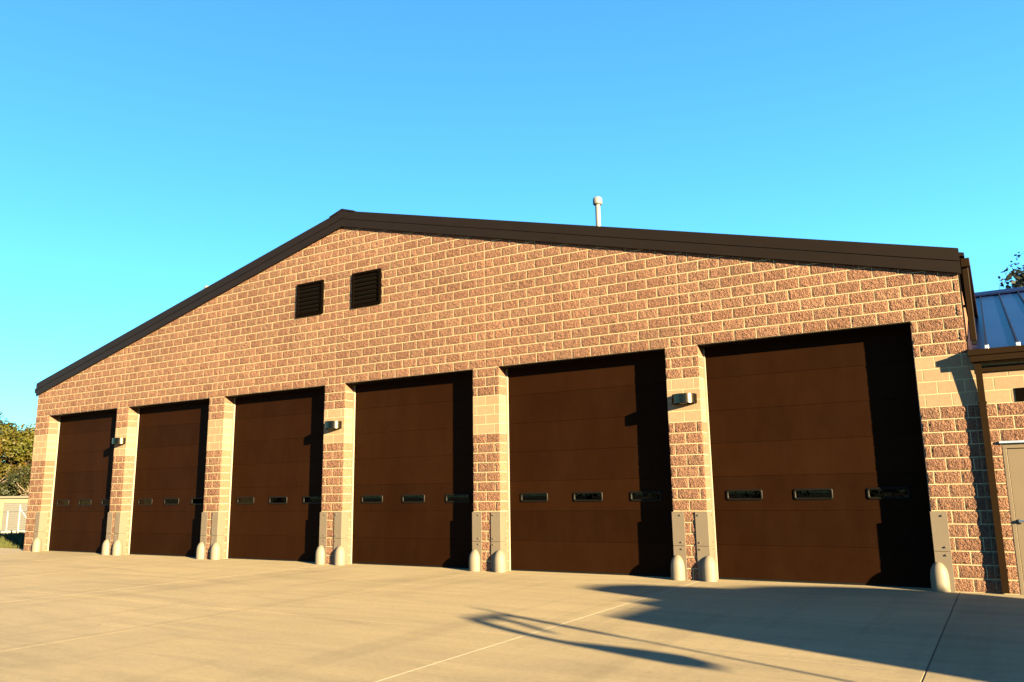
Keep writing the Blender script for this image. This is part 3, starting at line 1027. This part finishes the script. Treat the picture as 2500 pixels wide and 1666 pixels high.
tag(link("grass", gme), "short dry green grass beside the station's left end", "grass", kind='stuff')
lawn = MB()
lx = [-41, -35, -30, -25, -21, -17, -14, -10, -5, XL - .02]
ly = [0.602, 4, 8, 12, 20, 40]
vs = [(x, y, terrain_z(x, y) + .03) for y in ly for x in lx]
lawn.add(vs, [(j * len(lx) + i, j * len(lx) + i + 1, (j + 1) * len(lx) + i + 1, (j + 1) * len(lx) + i) for j in range(len(ly) - 1) for i in range(len(lx) - 1)])
tag(lawn.build("lawn", 'grass'), "grass covered ground left of the station", kind='structure')

DV = Vector((-0.889, 0.458, 0))     # line of sight towards the left edge
def along(t, off=0.0):
    """point t metres out along the left line of sight, off metres to its right"""
    return Vector((CAMP.x, CAMP.y, 0)) + DV * t + Vector((0.458, 0.889, 0)) * off
# chain-link fence: posts, rails and woven wire
fence = thing("chain_link_fence", "galvanised chain-link fence with white-lit posts beyond the grass on the left", "fence", (0, 0, 0))
pa, pb = along(58.5, -4.2), along(62.0, 6.5)
fd = (pb - pa)
fl = fd.length
fd.normalize()
fz = -0.85
posts = [0.5, 2.4, 4.38, 5.04, 7.9, 10.6]
ph = [1.77, 1.77, 1.77, 2.14, 1.77, 1.77]
for q, h in zip(posts, ph):
    p = pa + fd * q
    rr_ = .050 if h > 2 else .036
    m_ = MB().lathe([(rr_, fz - .1), (rr_, fz + h), (rr_ * .6, fz + h + .03)], p.x, p.y, 10)
    m_.build("post", 'white', fence)
for z in (1.75, .62):
    MB().tube(pa + Vector((0, 0, fz + z)), pb + Vector((0, 0, fz + z)), .021, .021, 6).build("rail", 'wire', fence)
p5 = pa + fd * 5.04
MB().tube(p5 + Vector((0, 0, fz + 1.95)), p5 + fd * 0.62 + Vector((0, 0, fz + 1.05)), .022, .022, 6).build("brace", 'galv', fence)
wire = MB()
q = -1.2
while q < fl:
    for sg in (1, -1):
        a0, a1 = q, q + sg * 1.64
        A, B = pa + fd * a0, pa + fd * a1
        if 0 <= a0 <= fl and 0 <= a1 <= fl:
            wire.tube(A + Vector((0, 0, fz + .1)), B + Vector((0, 0, fz + 1.74)), .0014, .0014, 3)
    q += .085
tag(wire.build("wire_mesh", 'wire', fence), kind='stuff')
# low white pipe rail on the ground just past the fence
pr = thing("pipe_barrier", "low white pipe barrier lying along the ground behind the fence", "barrier", (0, 0, 0))
b0, b1 = along(64, -6), along(67, 9)
MB().tube(b0 + Vector((0, 0, -.48)), b1 + Vector((0, 0, -.55)), .13, .13, 12).build("pipe", 'white', pr)
for f_ in (.1, .3, .5, .7, .9):
    p = b0.lerp(b1, f_)
    MB().box(p.x - .07, p.x + .07, p.y - .07, p.y + .07, -1.3, -.60).build("footing", 'concrete', pr)

# cream storage shed with grey roll-up door
shed = thing("storage_shed", "low cream storage shed with a grey roll-up door behind the fence", "shed")
sc_ = along(88, 2.0)
shed.location = (sc_.x, sc_.y, -1.25)
shed.rotation_euler.z = math.atan2(0.889, 0.458)      # local x runs along the visible front
sL, sD, sH = 16.0, 9.0, 3.02
# front faces the camera: local -y
m_ = MB()
doors_s = [(-7.6, -4.4), (-2.45, 2.2)]
xb = -8.0
for d0, d1 in doors_s + [(8.0, 8.0)]:
    m_.box(xb, d0, 0, .2, 0, sH)
    if d1 > d0:
        m_.box(d0, d1, 0, .2, 2.62, sH)
    xb = d1
m_.box(-8, -7.8, .2, sD, 0, sH)
m_.box(7.8, 8, .2, sD, 0, sH)
m_.box(-8, 8, sD, sD + .2, 0, sH)
m_.build("wall", 'stucco', shed)
MB().prism([(-.35, sH + .02), (sD + .35, sH + .02), (sD + .35, sH + .22), (-.35, sH + .22)], 'x', -8.3, 8.3).build("roof", 'shed_roof', shed)
for d0, d1 in doors_s:
    dd = thing("roll_door", None, None)
    dd.parent = shed
    for q in range(13):
        MB().cbox(d0, d1, .10, .13, q * .2, q * .2 + .196, .004).build("slat", 'shed_door', dd)

# ---- trees
def limb(mb, p, d, L, r, depth, tips, rnd, spread=.75):
    n = 3
    q = Vector(p)
    dd = Vector(d).normalized()
    for k in range(n):
        nd = (dd + Vector((rnd.uniform(-.18, .18), rnd.uniform(-.18, .18), rnd.uniform(-.05, .15)))).normalized()
        q2 = q + nd * L / n
        ra, rb = r * (1 - .4 * k / n), r * (1 - .4 * (k + 1) / n)
        mb.tube(q, q2, ra, rb, 7 if depth > 1 else 5)
        q, dd = q2, nd
    tips.append(q.copy())
    if depth > 0:
        for _ in range(rnd.choice((3, 3, 4))):
            a = rnd.random() * 6.283
            e = rnd.uniform(.5, 1.0) * spread
            o = dd.orthogonal().normalized()
            o2 = dd.cross(o)
            nd = (dd * math.cos(e) + (o * math.cos(a) + o2 * math.sin(a)) * math.sin(e)).normalized()
            limb(mb, q, nd, L * rnd.uniform(.6, .8), r * .55, depth - 1, tips, rnd, spread)

def tree(label, loc, h, crown_r, mat, seed, leaf=.22, n_leaf=5000, bark='bark', trunk=.35, lobes=14, low=.28, group="autumn trees behind the shed", name="tree"):
    rnd = random.Random(seed)
    t = thing(name, label, "tree", loc, group)
    wood, tips = MB(), []
    limb(wood, (0, 0, -.3), (rnd.uniform(-.08, .08), rnd.uniform(-.08, .08), 1), h * .36, trunk * .5, 3, tips, rnd)
    wood.build("trunk", bark, t)
    lv = MB()
    cl = []
    for k in range(lobes):
        a = rnd.random() * 6.283
        zz = rnd.uniform(low, .93)
        rad = crown_r * math.sin(math.pi * min(1, max(.08, (zz - low + .12) / (1.06 - low)))) ** .6
        rr_ = rad * math.sqrt(rnd.random()) * .85
        cl.append((Vector((math.cos(a) * rr_, math.sin(a) * rr_, zz * h)), crown_r * rnd.uniform(.28, .46), rnd.random()))
    for tp in tips:
        if tp.z > low * h and rnd.random() < .5:
            cl.append((tp, crown_r * rnd.uniform(.18, .3), rnd.random()))
    tot = sum(c[1] ** 2 for c in cl)
    for c, r, tn in cl:
        nn = int(n_leaf * r * r / tot)
        for _ in range(nn):
            v = Vector((rnd.gauss(0, 1), rnd.gauss(0, 1), rnd.gauss(0, 1))).normalized()
            p = c + v * r * (rnd.random() ** .45)
            p.z = c.z + (p.z - c.z) * .8
            s = leaf * rnd.uniform(.6, 1.3)
            nrm = (v + Vector((rnd.gauss(0, .6), rnd.gauss(0, .6), rnd.gauss(0, .6) + .3))).normalized()
            a = nrm.orthogonal().normalized()
            b = nrm.cross(a)
            an = rnd.random() * 6.283
            a, b = a * math.cos(an) + b * math.sin(an), b * math.cos(an) - a * math.sin(an)
            lv.add([p - a * s * .5, p - b * s * .28 + a * s * .05, p + a * s * .5, p + b * s * .28 - a * s * .05], [(0, 1, 2, 3)], tint=min(1, max(0, tn * .6 + rnd.random() * .4)))
    me = bpy.data.meshes.new("crown")
    me.from_pydata(lv.v, [], lv.f)
    me.materials.append(M[mat])
    a = me.attributes.new('tint', 'FLOAT', 'POINT')
    a.data.foreach_set('value', lv.tint)
    link("crown", me, t)
    return t
def tl(t, off, dz=-1.25):
    p = along(t, off)
    return (p.x, p.y, dz)
tree("orange and yellow autumn tree at the left edge behind the shed", tl(112, -2.6), 10.2, 4.2, 'leaf_autumn', 11, .34, 8000, lobes=18, low=.2)
tree("tall yellow-green tree rising against the station's left corner", tl(118, 4.0), 13.4, 4.9, 'leaf_yellow', 12, .36, 10000, lobes=24, low=.2)
tree("yellow and orange tree in the middle of the wood behind the shed", tl(115, 0.6), 12.0, 3.6, 'leaf_yellow', 17, .34, 8000, lobes=20, low=.2)
tree("smaller green tree with a pale forked trunk just behind the shed", tl(101, 1.4), 7.2, 3.0, 'leaf_green', 13, .24, 3000, 'bark_pale', .50, lobes=12, low=.62)
tree("low green bushy tree behind the shed at the left edge", tl(102, -1.6), 5.2, 2.4, 'leaf_green', 14, .26, 5200, lobes=14, low=.05)
tree("dark green tree farthest back at the left edge of the photo", tl(150, -3.0), 17.0, 5.2, 'leaf_green', 15, .44, 9000, lobes=22, low=.1)
tree("brownish tree crown farthest back behind the yellow tree", tl(152, 5.0), 16.6, 6.5, 'leaf_autumn', 16, .44, 9000, lobes=24, low=.1)
tree("dark shrubby tree low between the shed and the wood", tl(107, 5.2), 7.0, 3.6, 'leaf_green', 18, .28, 6500, lobes=16, low=.05)
tree("dark undergrowth tree at the back foot of the wood", tl(125, 0.5), 9.0, 5.5, 'leaf_green', 19, .36, 9000, lobes=22, low=.02)
tree("dark leafy tree rising behind the wing's metal roof on the right", (29.8, 21.0, -.2), 11.8, 3.2, 'leaf_dark', 21, .20, 9000, lobes=18, group="trees behind the wing")

# the yard behind the camera: storage sheds and a belt of trees (seen only as reflections in the door panes)
for (x, y), lab in zip(((-45, -31), (-46, -50)), ("cream storage shed across the yard, nearer of the two to the station", "cream storage shed across the yard, farther of the two from the station")):
    c = copy_tree(shed)
    c.location = (x, y, -.12)
    c.rotation_euler.z = R(82)
    tag(c, lab, "shed", "storage sheds across the yard")
belt = None
ORD = "first second third fourth fifth sixth seventh eighth ninth tenth eleventh twelfth last".split()
for k in range(13):
    x = -24 + k * 7.4 + rg.uniform(-1.5, 1.5)
    y = -74 + rg.uniform(-5, 5)
    if belt is None:
        belt = tree("first tree counted from the sheds in the belt across the yard", (x, y, -.1), 13.5, 6.0, 'leaf_green', 41, .62, 3200, lobes=18, low=.04, group="trees across the yard")
    else:
        c = copy_tree(belt)
        c.location = (x, y, -.1)
        c.rotation_euler.z = k * 1.3
        sc = rg.uniform(.85, 1.2)
        c.scale = (sc, sc, sc)
        c['label'] = ORD[k] + " tree counted from the sheds in the belt across the yard"

# ------------------------------------------------------------------ beyond the right edge: what throws the long shadows on the apron
sdir = Vector((math.sin(R(67)), -math.cos(R(67)), 0))
ndir = Vector((math.cos(R(67)), math.sin(R(67)), 0))
def ab(a, b, z=0): return sdir * a + ndir * b + Vector((0, 0, z))
A0 = 34.5
truck = thing("rescue_truck", "red rescue truck parked right of the camera, its shadow reaching across the apron", "truck")
truck.location = ab(A0, 4.06)
truck.rotation_euler.z = math.atan2(ndir.y, ndir.x)      # local x runs along the truck, local -y points to the sun
def tp_(a): return (A0 - a) * math.tan(SUN_EL)
body = [(0.0, .55), (0.0, tp_(21.67)), (1.11, tp_(21.30)), (4.25, tp_(20.95)), (4.25, .55)]
TW = 2.4
MB().prism(body, 'y', -TW, 0).build("box_body", 'red', truck)
cabp = [(4.24, .55), (4.24, tp_(20.86)), (4.88, tp_(21.55)), (5.25, tp_(22.2)), (5.58, tp_(23.15)), (5.64, tp_(24.4)), (5.72, 1.2), (5.72, .55)]
cab = MB().prism(cabp, 'y', -TW + .05, -.002).build("cab", 'red', truck)
MB().prism([(5.0, tp_(21.75)), (5.60, tp_(23.4)), (5.635, tp_(23.4)), (5.04, tp_(21.75))], 'y', -TW + .2, -.15).build("windshield", 'glass', cab)
unit = [(1.13, tp_(21.24)), (1.19, tp_(20.78)), (1.70, tp_(20.76)), (1.73, tp_(19.2)), (1.95, tp_(18.98)), (2.35, tp_(18.92)), (2.79, tp_(19.18)), (3.18, tp_(19.95)), (3.52, tp_(20.6)), (4.2, tp_(20.84)), (4.2, tp_(21.1))]
MB().prism(unit, 'y', -TW + .5, -.01).build("roof_equipment", 'white', truck)
MB().box(-.05, 5.75, -TW + .1, -.1, .40, .55).build("chassis", 'rubber', truck)
for lx_ in (1.1, 4.9):
    for ly_ in (-.02 - .28, -TW + .02):
        wh = MB().tube((lx_, ly_, .48), (lx_, ly_ + .28, .48), .48, .48, 20).build("wheel", 'tyre', truck)
        MB().tube((lx_, ly_ - .012, .48), (lx_, ly_ + .292, .48), .26, .26, 14).build("rim", 'galv', wh)
for ly_ in (-TW + .3, -.45):
    MB().box(5.721, 5.75, ly_, ly_ + .2, .85, 1.0).build("headlight", 'lens', truck)
for lx_ in (.3, 1.6, 2.9):
    MB().cbox(lx_, lx_ + 1.1, -TW - .02, -TW + .01, .8, 2.3, .01).build("locker_door", 'galv', truck)

A1 = 33.0
pole = thing("flag_pole", "short flag pole with a limp flag standing beyond the right edge of the apron", "flag pole")
pole.location = ab(A1, 3.24)
pole.rotation_euler.z = math.atan2(ndir.y, ndir.x)
def tz(a): return (A1 - a) * math.tan(SUN_EL)
MB().lathe([(.028, -.05), (.026, 1.5), (.020, tz(20.15))], 0, 0, 12).build("pole", 'galv', pole)
MB().lathe([(.01, tz(20.2)), (.04, tz(20.2) + .03), (.04, tz(20.2) + .06), (.01, tz(20.2) + .09)], 0, 0, 12).build("finial", 'galv', pole)
MB().lathe([(.16, -.04), (.16, .015), (.05, .05)], 0, 0, 16).build("base", 'galv', pole)
flag_parts = [
    [(-.01, 2.84), (-.30, 2.82), (-.64, 2.80), (-.76, 2.66), (-.68, 2.60), (-.58, 2.70), (-.32, 2.73), (-.01, 2.75)],
    [(-.01, 2.80), (-.09, 2.72), (-.085, 2.50), (-.06, 2.28), (-.01, 2.22)],
    [(-.28, 2.80), (-.40, 2.60), (-.50, 2.44), (-.42, 2.42), (-.30, 2.58), (-.20, 2.79)],
    [(-.66, 2.74), (-.78, 2.58), (-.79, 2.42), (-.75, 2.24), (-.63, 2.25), (-.66, 2.42), (-.64, 2.56), (-.56, 2.70)],
    [(-.75, 2.30), (-.71, 2.14), (-.63, 1.95), (-.50, 1.88), (-.32, 1.90), (-.24, 2.02), (-.36, 2.14), (-.50, 2.25), (-.62, 2.32)]]
def flagpt(p, s): return (p[0], .05 * math.sin(p[0] * 14 + p[1] * 6) + s, p[1])
fm = MB()
for fo in flag_parts:
    n = len(fo)
    fm.add([flagpt(p, 0) for p in fo] + [flagpt(p, .012) for p in fo], [tuple(range(n))[::-1], tuple(range(n, 2 * n))] + [(i, (i + 1) % n, n + (i + 1) % n, n + i) for i in range(n)])
fm.build("flag", 'flagcloth', pole)
